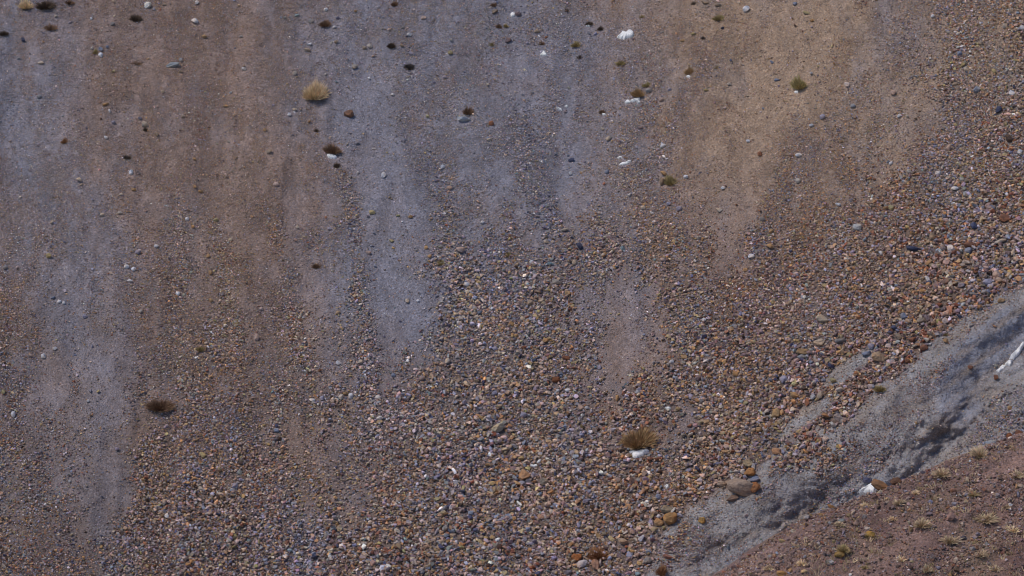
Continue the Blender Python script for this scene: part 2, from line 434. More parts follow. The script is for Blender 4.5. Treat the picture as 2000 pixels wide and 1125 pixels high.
ag, bgd = np.meshgrid(np.linspace(-9, 9, na), np.concatenate([np.linspace(-4.5, -1, 60), np.linspace(-.98, 9, nb-60)]))
PN = near_surf(ag, bgd)
NEARC = np.array([.285, .196, .170]); NEARD = np.array([.160, .108, .098]); NEARY = np.array([.33, .265, .17])
def near_col(a, b):
    k = np.clip(.5+.9*fbm(a*.5, b*2.2, 221, 4), 0, 1)[..., None]
    y = np.clip(fbm(a*1.2, b*2.0, 225, 4)*1.6-.25, 0, 1)[..., None]
    c = NEARC*k+NEARD*(1-k)
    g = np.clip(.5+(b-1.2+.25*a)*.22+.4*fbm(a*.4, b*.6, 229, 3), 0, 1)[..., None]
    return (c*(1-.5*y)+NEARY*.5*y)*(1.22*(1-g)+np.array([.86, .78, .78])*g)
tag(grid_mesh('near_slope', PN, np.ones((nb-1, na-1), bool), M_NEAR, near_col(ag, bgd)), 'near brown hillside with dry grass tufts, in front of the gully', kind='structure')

# ------------------------------------------------------------------ stone shapes
def hull(npts, axes, seed, sub=0, rough=0.0, box=.35):
    r = random.Random(seed); bm = bmesh.new()
    for i in range(npts):
        v = Vector((r.gauss(0, 1), r.gauss(0, 1), r.gauss(0, 1))).normalized()
        m = max(abs(v.x), abs(v.y), abs(v.z))
        v = v*(1-box)+v/m*box*.86
        v *= r.uniform(.86, 1.06)
        bm.verts.new((v.x*axes[0]*.5, v.y*axes[1]*.5, v.z*axes[2]*.5))
    res = bmesh.ops.convex_hull(bm, input=bm.verts[:])
    bmesh.ops.delete(bm, geom=[v for v in bm.verts if not v.link_faces], context='VERTS')
    if sub:
        bmesh.ops.triangulate(bm, faces=bm.faces[:])
        bmesh.ops.subdivide_edges(bm, edges=bm.edges[:], cuts=sub, use_grid_fill=True)
        for k in range(2):
            bmesh.ops.smooth_vert(bm, verts=bm.verts[:], factor=.30, use_axis_x=True, use_axis_y=True, use_axis_z=True)
        off = Vector((seed*1.7, seed*.3, 0))
        for v in bm.verts:
            d = mnoise.noise(v.co*4.5+off)*rough+mnoise.noise(v.co*11+off)*rough*.5
            v.co += v.normal*d
    bmesh.ops.recalc_face_normals(bm, faces=bm.faces[:])
    return bm
ROCKS = bpy.data.collections.new('rock_shapes')      # never linked to the scene: shapes only
NPROTO = 18
for k in range(NPROTO):
    r = random.Random(k+50)
    bm = hull(r.randint(11, 18), (1.0, r.uniform(.68, .95), r.uniform(.42, .75)), k+11)
    me = bpy.data.meshes.new('rock_shape_%02d' % k); bm.to_mesh(me); bm.free(); me.materials.append(M_STUFF)
    ROCKS.objects.link(bpy.data.objects.new('rock_shape_%02d' % k, me))

def gn_tree():
    g = bpy.data.node_groups.new('scatter', 'GeometryNodeTree')
    g.interface.new_socket('Geometry', in_out='INPUT', socket_type='NodeSocketGeometry')
    g.interface.new_socket('Geometry', in_out='OUTPUT', socket_type='NodeSocketGeometry')
    N = g.nodes
    gi, go = N.new('NodeGroupInput'), N.new('NodeGroupOutput')
    ci = N.new('GeometryNodeCollectionInfo'); ci.inputs['Collection'].default_value = ROCKS
    ci.inputs['Separate Children'].default_value = True; ci.inputs['Reset Children'].default_value = True
    ip = N.new('GeometryNodeInstanceOnPoints'); ip.inputs['Pick Instance'].default_value = True
    def attr(name, dt):
        a = N.new('GeometryNodeInputNamedAttribute'); a.data_type = dt; a.inputs['Name'].default_value = name
        return a.outputs['Attribute']
    er = N.new('FunctionNodeEulerToRotation')
    L = g.links
    L.new(gi.outputs[0], ip.inputs['Points']); L.new(ci.outputs[0], ip.inputs['Instance'])
    L.new(attr('idx', 'INT'), ip.inputs['Instance Index'])
    L.new(attr('rot', 'FLOAT_VECTOR'), er.inputs[0]); L.new(er.outputs[0], ip.inputs['Rotation'])
    L.new(attr('scl', 'FLOAT_VECTOR'), ip.inputs['Scale'])
    L.new(ip.outputs[0], go.inputs[0])
    return g
GN = gn_tree()
def scatter(name, P, scl, rot, col, label):
    n = len(P)
    me = bpy.data.meshes.new(name); me.vertices.add(n); me.vertices.foreach_set('co', P.astype(np.float32).ravel())
    a = me.attributes.new('scl', 'FLOAT_VECTOR', 'POINT'); a.data.foreach_set('vector', scl.astype(np.float32).ravel())
    a = me.attributes.new('rot', 'FLOAT_VECTOR', 'POINT'); a.data.foreach_set('vector', rot.astype(np.float32).ravel())
    a = me.attributes.new('idx', 'INT', 'POINT'); a.data.foreach_set('value', rng.integers(0, NPROTO, n).astype(np.int32))
    a = me.attributes.new('col', 'FLOAT_COLOR', 'POINT'); a.data.foreach_set('color', np.concatenate([col, np.ones((n, 1))], 1).astype(np.float32).ravel())
    o = bpy.data.objects.new(name, me); COL.objects.link(o)
    m = o.modifiers.new('scatter', 'NODES'); m.node_group = GN
    tag(o, label, kind='stuff')
    return o
DESAT = .08
PAL = {'c': (.50,.42,.34), 'w': (.68,.66,.66), 'g': (.29,.28,.28), 'b': (.24,.265,.34), 'l': (.37,.335,.40), 'o': (.44,.27,.13), 'r': (.27,.125,.075), 'p': (.44,.33,.285),
 't': (.36,.27,.19), 'd': (.075,.085,.14), 'k': (.10,.07,.055), 'y': (.40,.33,.17), 'e': (.26,.34,.36), 'm': (.23,.17,.17)}
for _k in PAL:
    _m = sum(PAL[_k])/3; PAL[_k] = tuple(v*(1-DESAT)+_m*DESAT for v in PAL[_k])
PKEYS = list(PAL); PARR = np.array([PAL[k] for k in PKEYS])
def wvec(**k): return np.array([k.get(x, 0.0) for x in PKEYS])
W_BLUE = wvec(c=.12, w=.035, g=.30, b=.22, l=.12, o=.02, r=.005, p=.035, t=.09, d=.05, k=.01, y=.03, e=.01, m=.06)
W_WARM = wvec(c=.09, w=.015, g=.13, b=.05, l=.04, o=.115, r=.06, p=.13, t=.36, d=.012, k=.03, y=.05, e=.005, m=.13)
W_RUST = wvec(c=.05, w=.01, g=.10, b=.05, l=.04, o=.15, r=.14, p=.13, t=.34, d=.015, k=.05, y=.05, e=.005, m=.20)
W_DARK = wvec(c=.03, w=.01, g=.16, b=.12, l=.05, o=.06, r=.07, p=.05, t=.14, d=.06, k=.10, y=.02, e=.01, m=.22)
W_CLAY = wvec(c=.05, w=.03, g=.42, b=.24, l=.10, o=.03, r=.04, p=.05, t=.08, d=.06, k=.02, y=.02, e=.02, m=.08)
def pick_colours(W):
    W = W/W.sum(1, keepdims=True); cu = np.cumsum(W, 1)
    u = rng.random((len(W), 1)); i = (u > cu).sum(1).clip(0, len(PKEYS)-1)
    c = PARR[i]*np.array([1.27, 1.19, 1.17])*np.exp(rng.normal(0, .26, (len(W), 1)))*np.exp(rng.normal(0, .05, (len(W), 3)))
    return c
def weights(px, py, cm):
    h = rast(R_HUE, px, py)[:, None]; ru = (sstep(1150, 1800, px)*sstep(150, 550, py))[:, None]
    W = W_BLUE*h+(W_WARM*(1-ru)+W_RUST*ru)*(1-h)
    ll = (sstep(700, 50, px)*sstep(420, 900, py)*.5)[:, None]; W = W*(1-ll)+W_DARK*ll  # darker stone mix imitates the brightness falloff at lower left
    m = (cm*sstep(40, 120, rast(R_BD, px, py)+40))[:, None]
    tongue = np.exp(-(((px-1570)/90)**2+((py-880)/50)**2))[:, None]
    m = m*(1-np.clip(tongue*1.5, 0, 1))
    W = W*(1-m)+W_CLAY*m
    for k in range(len(PKEYS)):
        W[:, k] *= np.exp(1.5*fbm(px/75, py/120, 500+k*7, 2))
    return W
def frame_rot(n):
    """a lie along the slope with a random turn and some tilt"""
    r = np.zeros((n, 3)); r[:, 0] = rng.normal(math.radians(24), .5, n); r[:, 1] = rng.normal(0, .5, n); r[:, 2] = rng.random(n)*2*math.pi
    return r
SMIN, SMAX = plane_st(np.array([-260.]), np.array([560.]))[0][0], plane_st(np.array([2260.]), np.array([560.]))[0][0]
TMAX, TMIN = plane_st(np.array([1000.]), np.array([-110.]))[1][0], plane_st(np.array([1000.]), np.array([1330.]))[1][0]

def near_front(px, py):
    """True where the near slope stands in front"""
    d, s = poly_dist(px, py, [(1300, 1200), (1405, 1130), (1510, 1066), (1590, 1004), (1700, 958), (2000, 856), (2300, 750)])
    return (s > 30)
def free(px, py):
    m = np.zeros((len(RY), len(RX)), bool)
    for x, y, rx, ry in EXCL:
        i0, i1 = np.searchsorted(RX, [x-rx-4, x+rx+4]); j0, j1 = np.searchsorted(RY, [y-ry-4, y+ry+4])
        m[j0:j1, i0:i1] |= ((_rx[j0:j1, i0:i1]-x)/rx)**2+((_ry[j0:j1, i0:i1]-y)/ry)**2 < 1
    i = np.clip(np.round((px-RX[0])/4).astype(int), 0, len(RX)-1); j = np.clip(np.round((py-RY[0])/4).astype(int), 0, len(RY)-1)
    return ~m[j, i]
def build_scree():
    M = 4200000
    s = rng.uniform(SMIN, SMAX, M); t = rng.uniform(TMIN, TMAX, M)
    P0 = surf_fast(s, t); px, py = proj(P0)
    Dv, cm = rast(R_COV, px, py), rast(R_CM, px, py)
    S = grid_at(px, py, GS, SX, SY)
    S = np.where(cm > .5, np.where(np.hypot((px-1570)/80, (py-880)/45) < 1.1, 10, 5.2), S)
    S = .56*S*(.62+.38*sstep(.12, .7, Dv))*np.exp(.42*fbm(px/46, py/70, 321, 4))
    area = (SMAX-SMIN)*(TMAX-TMIN)*130.*130*.72
    dens = 4.7*np.clip(Dv-.09, 0, 1)**1.35/(.72*S**2)
    keep = rng.random(M) < dens*area/M
    keep &= ~near_front(px, py) & free(px, py)
    s, t, px, py, S, cm, Dv = [x[keep] for x in (s, t, px, py, S, cm, Dv)]
    # single pebbles that rolled out over the dust
    xs_ = rng.uniform(SMIN, SMAX, 3600); xt = rng.uniform(TMIN, TMAX, 3600)
    qx, qy = proj(surf_fast(xs_, xt)); xk = (rast(R_COV, qx, qy) < .45) & ~near_front(qx, qy) & free(qx, qy)
    s = np.concatenate([s, xs_[xk]]); t = np.concatenate([t, xt[xk]]); px = np.concatenate([px, qx[xk]]); py = np.concatenate([py, qy[xk]])
    cm = np.concatenate([cm, rast(R_CM, qx[xk], qy[xk])]); S = np.concatenate([S, rng.uniform(3.4, 5.2, xk.sum())])
    n = len(s)
    size = S*np.exp(rng.normal(-.16, .50, n)); size = np.clip(size, 1.7, S*2.1)/130.
    P = surf_fast(s, t); N = normal_fast(s, t)
    P = P+N*(size*rng.uniform(.0, .48, n))[:, None]
    scl = np.stack([size*rng.uniform(.9, 1.25, n), size*rng.uniform(.85, 1.1, n), size*rng.uniform(.75, 1.15, n)], 1)
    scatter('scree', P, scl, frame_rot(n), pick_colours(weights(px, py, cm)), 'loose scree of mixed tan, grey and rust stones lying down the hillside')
    return n
def build_gravel():
    M = 430000
    s = rng.uniform(SMIN*.93, SMAX*.93, M); t = rng.uniform(TMIN*.95, TMAX*.98, M)
    P0 = surf_fast(s, t); px, py = proj(P0)
    Dv, cm = rast(R_COV, px, py), rast(R_CM, px, py)
    cl = np.clip(.45+1.5*fbm(px/38, py/48, 301, 5, .6), .06, 1)
    keep = (rng.random(M) < np.where(cm > .5, .38, cl*.8+.2*Dv)) & ~near_front(px, py) & free(px, py)
    s, t, px, py, cm, Dv = [x[keep] for x in (s, t, px, py, cm, Dv)]
    n = len(s)
    size = np.clip(2.0*np.exp(rng.normal(0, .42, n)), 1.1, 6)/130.
    P = surf_fast(s, t); N = normal_fast(s, t); P = P+N*(size*rng.uniform(0, .3, n))[:, None]
    scl = size[:, None]*rng.uniform(.8, 1.25, (n, 3))
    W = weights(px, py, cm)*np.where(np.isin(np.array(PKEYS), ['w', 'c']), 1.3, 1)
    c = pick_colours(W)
    sc = soil_col(px, py, Dv*.3, cm)
    kk = (.85-.45*cm)[:, None]; c = c*kk+sc*(1-kk)
    scatter('gravel', P, scl, frame_rot(n), c, 'fine gravel strewn over the dust of the hillside')
    return n
def build_near_gravel():
    M = 150000
    a = rng.uniform(-4.6, 4.6, M); b = rng.uniform(-.4, 4.6, M)
    P = near_surf(a, b); px, py = proj(P)
    keep = (px > 1250) & (px < 2250) & (py < 1330) & (rng.random(M) < np.clip(.5+.9*fbm(a*1.1, b*2.6, 311, 4), .1, 1))
    a, b, P = a[keep], b[keep], P[keep]; n = len(a)
    size = np.clip(2.9*np.exp(rng.normal(0, .5, n)), 1.2, 13)/130.
    P = P+N_*(size*rng.uniform(-.05, .3, n))[:, None]
    scl = size[:, None]*rng.uniform(.75, 1.25, (n, 3))
    c = pick_colours(np.repeat((W_RUST*.8+W_WARM*.2+wvec(k=.18, m=.34, w=.03, p=.05, c=.03))[None], n, 0))*.95
    c = c*.7+near_col(a, b)*.3
    scatter('slope_gravel', P, scl, frame_rot(n), c, 'brown and rust gravel strewn over the near slope')
    return n
EXCL = []

# ------------------------------------------------------------------ placing helpers for single things
def ground(px, py):
    P, s, t = hit(px, py); return P[0], normal_at(s, t)[0]
def near_ground(px, py):
    P, a, b = near_hit(px, py); return P[0], N_.copy()
LANDMARKS = []        # (name, x, y)

# ------------------------------------------------------------------ dry plants
def blades(n, r, h, spread, col, seed, width=.006, base_r=.35, curl=.25, flat=1.0):
    """one mesh of n tapered blades that fan out of a tuft of radius r and height h"""
    rg = np.random.default_rng(seed)
    V, F, K = [], [], []
    ph = rg.random(3)*6.3
    for i in range(n):
        az = rg.random()*2*math.pi
        q = math.sqrt(rg.random())
        lean = q*spread
        b0 = np.array([math.cos(az)*q*r*base_r, math.sin(az)*q*r*base_r, -.01])
        L = h*rg.uniform(.62, 1.05)*(1-.12*q)*(1+.22*math.sin(az+ph[0])+.16*math.sin(2*az+ph[1])+.12*math.sin(5*az+ph[2]))
        rr = r/h*(1.15 if base_r < .45 else .72)
        d = np.array([math.cos(az)*math.sin(lean)*rr, math.sin(az)*math.sin(lean)*rr*flat, max(math.cos(lean), .25)])
        d += rg.normal(0, .10, 3)
        side = np.cross(d, rg.normal(0, 1, 3)); side /= np.linalg.norm(side)+1e-9
        w = width*rg.uniform(.6, 1.3)
        droop = np.array([d[0], d[1], -abs(curl)])*curl
        k = len(V)
        for j, u in enumerate((0, .4, .75)):
            c = b0+d*L*u+droop*L*u*u
            ww = w*(1-.55*u)
            V += [c-side*ww, c+side*ww]
        V.append(b0+d*L+droop*L)
        F += [(k, k+1, k+3, k+2), (k+2, k+3, k+5, k+4), (k+4, k+5, k+6)]
        c3 = np.array(col)*math.exp(rg.normal(0, .22))*np.exp(rg.normal(0, .05, 3))
        K += [c3]*7
    return V, F, np.array(K)
def blade_obj(name, V, F, K, parent=None):
    o = mesh_obj(name, V, F, M_BLADE, parent)
    a = o.data.attributes.new('col', 'FLOAT_COLOR', 'POINT')
    a.data.foreach_set('color', np.concatenate([K, np.ones((len(K), 1))], 1).astype(np.float32).ravel())
    return o
STRAW = (.82,.62,.40); OCHRE = (.50,.33,.18); BROWN = (.28,.175,.115); DKBR = (.14,.10,.075); OLIVE = (.43,.335,.17); RUSTP = (.38,.20,.105); PALE = (.56,.43,.29)
def stump(r, col, seed, parent):
    bm = hull(14, (r*1.1, r*1.0, r*.7), seed, sub=1, rough=.1*r)
    me = bpy.data.meshes.new('stem'); bm.to_mesh(me); bm.free(); me.materials.append(M_ROCK)
    o = bpy.data.objects.new('stem', me); COL.objects.link(o); o.parent = parent; o.color = (*col, 1)
    o.location = (0, 0, -.1*r)
    return o
def plant(name, x, y, wpx, hpx, col, label, cat, n, group=None, near=False, spread=1.25, parts=True, seed=None, width=.0045, landmark=None, curl=.10):
    """x, y is the middle of the plant in the survey grid, wpx by hpx its size there"""
    sc = (1/130.)*(ND/70. if near else 1)
    foot = y+hpx*(.20 if parts else .3)
    Pg, Ng = (near_ground if near else ground)(x, foot)
    seed = seed or int(x*7+y*13)
    r, h = wpx*.5*sc, hpx*(.80 if parts else .9)*sc
    V, F, K = blades(int(n*1.5), r, h, spread, col, seed, width, curl=curl, base_r=.68 if not near else .4)
    e = bpy.data.objects.new(name, None)
    tiny = not parts
    if tiny:
        bpy.data.objects.remove(e)
        o = blade_obj(name, V, F, K)
    else:
        COL.objects.link(e); o = e
        blade_obj('foliage', V, F, K, e)
        stump(r*.55, tuple(np.array(col)*.5), seed, e)
    o.location = Vector(Pg)-Vector(Ng)*.004
    tilt = Vector((0, 0, 1)).lerp(Vector(Ng), .35).normalized()
    o.rotation_euler = tilt.to_track_quat('Z', 'Y').to_euler()
    tag(o, label, cat, group)
    if landmark: LANDMARKS.append((landmark, x, y))
    return o
G1 = 'dry cushion plants on the hillside'
plant('dry_shrub', 613,180,50,42, STRAW, 'round pale straw shrub standing alone on the grey dust', 'shrub', 1500, G1, landmark='round straw shrub', width=.0042)
plant('dry_shrub', 1245,858,58,40, OCHRE, 'broad ochre shrub with a strip of snow below it', 'shrub', 1700, G1, landmark='broad ochre shrub', width=.0042)
plant('dry_shrub', 1562,164,28,30, (.52,.42,.20), 'round olive shrub alone on the tan slope', 'shrub', 700, G1, landmark='round olive shrub')
plant('dry_shrub', 651,291,34,20, BROWN, 'brown shrub with a white snow wedge against its foot', 'shrub', 800, G1, landmark='snow-footed brown shrub')
plant('dry_shrub', 52,9,32,20, STRAW, 'pale straw tuft touching a dark brown shrub in the top corner', 'shrub', 600, G1, landmark='corner straw tuft')
plant('dry_shrub', 87,9,38,20, DKBR, 'dark brown shrub touching the pale straw tuft in the top corner', 'shrub', 700, G1)
plant('dry_shrub', 1247,181,26,22, OCHRE, 'ochre tuft above a long ragged strip of snow', 'shrub', 500, G1, landmark='ochre tuft over snow')
plant('dry_shrub', 1309,353,24,22, OLIVE, 'olive tuft beside an upright tan stone in the stone strip', 'shrub', 500, G1, landmark='olive tuft of the stone strip')
plant('dry_shrub', 312,790,48,22, BROWN, 'wide dark brown low shrub at the top of the pebble field', 'shrub', 900, G1, landmark='wide dark brown shrub')
plant('dry_shrub', 1171,1081,44,20, RUSTP, 'fan shaped rust tan tuft over a pointed pink stone', 'shrub', 700, G1, landmark='fan shaped tuft', width=.007)
plant('dry_shrub', 1291,1115,18,28, RUSTP, 'narrow rust coloured tuft at the foot of the bank', 'shrub', 300, G1, landmark='narrow rust tuft')
plant('dry_shrub', 915,217,18,20, BROWN, 'brown cushion plant just above a pale blue slab', 'shrub', 500, G1, landmark='brown cushion over slab')
plant('dry_shrub', 1345,139,17,15, OCHRE, 'small ochre tuft with a fleck of snow beneath', 'shrub', 400, G1, landmark='small ochre tuft')
SM = [(634,44,22,14,BROWN,'small reddish brown plant between two pale stones high on the slope','small brown plant'),
 (99,52,24,11,BROWN,'flat brown cushion below the dark brown corner shrub','flat brown cushion'),
 (7,63,18,10,DKBR,'dark cushion cut by the picture edge',None),(266,34,22,14,DKBR,'nearly black cushion plant near a large white stone','black cushion plant'),
 (186,100,11,11,OLIVE,'tiny yellowish tuft among four white stones','yellowish tuft'),(136,2,22,8,BROWN,'brown low tuft at the top edge beside a dark shrub',None),
 (267,121,20,6,BROWN,'thin brown streak of dry plant beside a flat grey boulder',None),(285,252,10,9,DKBR,'dark little cushion tucked under a cream stone',None),
 (125,274,14,10,RUSTP,'faint reddish tuft on the blue grey dust',None),(764,87,15,14,DKBR,'nearly black cushion with a white fleck above it','black cushion with white fleck'),
 (770,6,14,11,BROWN,'brown cushion at the top edge of the grey slope',None),(619,253,11,6,DKBR,'tiny dark cushion below the round straw shrub',None),
 (658,322,13,11,DKBR,'dark brown tuft below the snow wedge',None),(799,129,18,13,(.09,.075,.07),'greyish dark low plant on the grey gravel',None),
 (964,8,12,9,BROWN,'small brown plant by the top edge above a tan stone',None),(974,50,11,9,BROWN,'brown cushion left of an olive one, high on the slope',None),
 (988,49,10,9,OLIVE,'olive cushion touching a brown one, high on the slope',None),(962,85,12,8,OLIVE,'dark olive cushion beside a brown stone',None),
 (1107,19,10,7,DKBR,'tiny black plant near the top edge',None),(1150,44,15,9,DKBR,'black cushion with a snow fleck under it','black cushion over snow fleck'),
 (1174,54,14,9,DKBR,'dark cushion midway to the large snow patch','dark cushion by the snow'),(1254,31,11,7,OLIVE,'small dark olive cushion above the large snow patch',None),
 (1124,85,20,11,OLIVE,'flat olive cushion between two snow patches','flat olive cushion'),(1132,110,10,7,DKBR,'small dark cushion under the flat olive one',None),
 (1058,83,12,8,BROWN,'brown cushion just above the triangular snow patch',None),(1211,121,20,8,OLIVE,'low yellow olive tuft below the large snow patch','low yellow tuft'),
 (1402,33,20,12,OLIVE,'bright olive cushion in the upper tan slope','bright olive cushion'),(1356,5,11,6,DKBR,'dark brown tuft at the top edge over tan dust',None),
 (1374,72,11,6,DKBR,'tiny dark cushion below the bright olive cushion',None),(1262,164,16,9,OLIVE,'yellow tuft touching grey stones above the ochre tuft',None),
 (1176,217,12,11,BROWN,'brown tuft with a snow sliver below, in grey gravel',None),(991,496,14,11,OLIVE,'olive tuft in the middle of the grey stones','olive tuft in grey stones'),
 (859,512,14,12,OLIVE,'olive brown tuft where dust meets grey stones',None),(617,518,14,11,BROWN,'brown tuft in a narrow strip of stones',None),
 (390,680,14,12,OLIVE,'faint olive tuft among brown gravel',None),(250,305,17,8,DKBR,'dark olive streak of plant on tan dust',None),(625,95,4,4,BROWN,None,None),
 (1720,757,24,12,OLIVE,'dark olive tuft at the lip of the clay bank','olive tuft on the lip'),(1847,651,10,7,OLIVE,'small olive tuft among orange stones at the scree edge',None),
 (1862,283,2,2,OLIVE,None,None),(1378,1060,2,2,OLIVE,None,None),(1400,130,10,5,OLIVE,'thin olive tuft on the tan slope',None)]
for x, y, ww, hh, col, lab, lm in SM:
    if lab: plant('cushion_plant', x, y, ww, hh, col, lab, 'cushion plant', int(120+ww*hh*1.1), G1, parts=False, landmark=lm, width=.0042, curl=.15)

G2 = 'dry grass tufts on the near slope'
NT = [(1915,882,40,28,PALE,'big pale grass tuft on the crest below ochre boulders'),(1838,921,40,24,PALE,'pale grass tuft along the crest of the near slope'),
 (1690,985,24,18,STRAW,'yellow tuft under the crest, downhill of the snow wedge'),(1800,1020,40,26,PALE,'fullest grass tuft, beside a white stone in mid slope'),
 (1925,1010,44,26,PALE,'wide pale tuft level with the pink boulder'),(1855,1052,34,24,PALE,'pale tuft below the pink boulder'),(1705,1046,26,14,OLIVE,'yellow olive tuft beside the ochre rock'),
 (1648,1070,30,22,OLIVE,'olive tuft uphill of the white stone near the bottom'),(1755,978,26,15,PALE,'thin pale tuft in the upper near slope'),(1820,970,24,14,PALE,'thin tuft beside rust coloured stones'),
 (1900,962,26,14,OLIVE,'greenish tuft in the upper part of the near slope'),(1985,925,28,18,PALE,'pale tuft at the picture edge under the crest'),(1980,1032,26,16,STRAW,'straw tuft at the picture edge in mid slope'),
 (1915,1080,28,18,PALE,'pale tuft in dark gravel low on the slope'),(1810,1108,28,20,PALE,'pale tuft at the bottom edge amid rust gravel'),(1760,1090,22,14,STRAW,'small straw tuft near the bottom edge'),
 (1565,1098,24,16,STRAW,'straw tuft near the orange rock at the bottom'),(1580,1060,24,12,PALE,'flat pale tuft under the crest stones'),(1870,990,20,12,STRAW,'small straw tuft over the pink boulder'),
 (1965,985,22,13,PALE,'faint tuft between two pale tufts near the edge'),(1745,1010,22,12,STRAW,'little straw tuft in the brown gravel of mid slope'),(1640,1020,24,13,PALE,'little pale tuft below the orange crest strip'),
 (1690,1105,20,13,OLIVE,'olive tuft at the bottom edge'),(1790,960,18,10,STRAW,'tiny straw tuft near the crest'),(1945,1108,26,14,PALE,'pale tuft in the bottom corner'),(1500,1108,22,13,STRAW,'straw tuft at the low end of the crest')]
for x, y, ww, hh, col, lab in NT:
    plant('grass_tuft', x, y, ww*.85, hh*.85, tuple(.85*np.array(col)*1.25+.15*NEARC*1.3), lab, 'grass tuft', int(60+ww*hh*.30), G2, near=True, spread=1.05, parts=False, width=.0042, curl=.35)
# thin grass between the tufts, nobody could count it
def thin_grass():
    V, F, K = [], [], []
    M = 2600
    a = rng.uniform(-4.3, 4.3, M); b = rng.uniform(-.1, 4.2, M)
    keep = rng.random(M) < np.clip(.1+1.5*fbm(a*1.1, b*2.4, 401, 3), 0, 1)
    P = near_surf(a[keep], b[keep])
    for k, p in enumerate(P):
        v, f, c = blades(16, .05, .08, 1.0, (PALE, STRAW, OLIVE)[k % 3], 900+k, .0035, base_r=.9, curl=.35)
        o = len(V)
        V += [np.array(q)+p for q in v]; F += [tuple(i+o for i in q) for q in f]; K.append(c)
    o = blade_obj('dry_grass', V, F, np.concatenate(K)); tag(o, 'thin dry grass scattered over the near slope', kind='stuff')
thin_grass()

# ------------------------------------------------------------------ snow
G3 = 'snow patches left on the hillside'
def snow(x, y, lumps, label, thick=.035, near=False, landmark=None):
    """lumps: list of outlines, each a list of (dx, dy) about (x, y) in survey units"""
    V, F = [], []
    rg = np.random.default_rng(int(x+y))
    for pts in lumps:
        pts = np.array(pts, float)*1.12+np.array([x, y])
        for a_, b_ in zip(pts, np.roll(pts, -1, 0)):
            for k_ in (.25, .5, .8):
                q_ = pts.mean(0)*(1-k_)+(a_+b_)/2*k_; EXCL.append((q_[0], q_[1], 5, 4))
        EXCL.append((*pts.mean(0), 5, 4))
        m = 8; ring = []
        for i in range(len(pts)):
            p0, p1 = pts[i], pts[(i+1) % len(pts)]
            for j in range(m):
                q = p0+(p1-p0)*j/m
                ring.append(q+rg.normal(0, .45, 2))
        ring = np.array(ring); cen = ring.mean(0)
        rs = (1.0, .93, .8, .55, .28)
        allp = np.concatenate([cen+(ring-cen)*k for k in rs]+[cen[None]])
        G = (near_hit if near else hit)(allp[:, 0], allp[:, 1])[0]
        prof = np.concatenate([np.full(len(ring), v) for v in (-.012, .45, .8, .98, 1.0)]+[[1.0]])
        up = np.array([0, -.5, .87])
        nz = np.array([mnoise.noise(Vector(g*2.5)) for g in G])
        G = G+up*(prof*thick*(1+.35*nz)*np.where(prof > 0, 1, 1))[:, None]
        G[:len(ring)] = G[:len(ring)]-up*.012
        o = len(V); n = len(ring); V += list(G)
        for k in range(len(rs)-1):
            for i in range(n):
                j = (i+1) % n
                F.append((o+k*n+i, o+k*n+j, o+(k+1)*n+j, o+(k+1)*n+i))
        for i in range(n):
            F.append((o+(len(rs)-1)*n+i, o+(len(rs)-1)*n+(i+1) % n, o+len(rs)*n))
    ob = mesh_obj('snow_patch', V, F, M_SNOW, smooth=True)
    bm = bmesh.new(); bm.from_mesh(ob.data); bmesh.ops.recalc_face_normals(bm, faces=bm.faces[:]); bm.to_mesh(ob.data); bm.free()
    tag(ob, label, 'snow patch', G3)
    if landmark: LANDMARKS.append((landmark, x, y))
snow(1221,69,[[(-15,5),(-8,-1),(-6,-5),(0,-2),(5,-5),(7,-8),(12,-7),(15,-5),(15,1),(11,4),(4,5),(-2,8),(-9,6)]],'largest upper snow patch, shaped like a boomerang', landmark='boomerang snow patch', thick=.06)
snow(1061,105,[[(-5,3),(-2,-1),(1,-5),(3,-2),(5,1),(6,3),(0,4)]],'small triangular snow patch in the upper gravel', landmark='triangular snow patch')
snow(1001,30,[[(-4,-1),(0,-4),(5,-2),(4,2),(-2,4)]],'little snow patch beside a brown stone high on the slope')
snow(1149,51,[[(-4,0),(0,-2),(4,0),(0,2)]],'snow fleck beneath the black cushion', thick=.02)
snow(1235,197,[[(-14,4),(-9,-1),(-5,0),(-3,3),(-10,5)],[(-4,1),(2,-2),(8,-3),(13,-4),(14,-1),(7,1),(0,3)],[(7,3),(12,1),(14,4),(9,5)]],'long ragged strip of snow below the ochre tuft', landmark='ragged snow strip')
snow(1092,213,[[(-5,-1),(-1,-2),(4,0),(5,3),(0,2)]],'thin snow sliver alone on blue grey dust', thick=.02)
snow(1106,208,[[(-3,1),(1,-2),(3,0),(0,2)]],'snow dot just uphill of the thin sliver', thick=.02)
snow(1178,223,[[(-4,-1),(0,-1),(4,1),(2,2),(-2,1)]],'snow sliver at the foot of a brown tuft', thick=.02)
snow(1344,150,[[(-4,0),(0,-2),(4,0),(1,2)]],'snow fleck below the small ochre tuft', thick=.02)
snow(1555,180,[[(-4,0),(0,-2),(4,-1),(3,2),(-2,2)]],'snow fleck at the foot of the round olive shrub', thick=.02)
snow(649,306,[[(-9,-3),(-3,-4),(2,-2),(9,1),(7,3),(-3,4),(-8,1)]],'white snow wedge against the brown shrub', landmark='snow wedge')
snow(1221,318,[[(-12,4),(-6,1),(0,0),(5,-3),(11,-4),(8,0),(1,3),(-6,5)]],'slanting snow streak beside the stone strip', landmark='slanting snow streak', thick=.025)
snow(1211,309,[[(-5,0),(-1,-3),(4,-2),(4,1),(1,-1),(-2,1)]],'small curl of snow above the slanting streak', thick=.02)
snow(1247,888,[[(-18,-4),(-12,-2),(-6,-3),(2,-4),(9,-7),(16,-8),(19,-6),(12,-1),(4,4),(-4,7),(-9,5),(-12,0)]],'bright curved snow strip under the broad ochre shrub', landmark='curved snow strip', thick=.05)
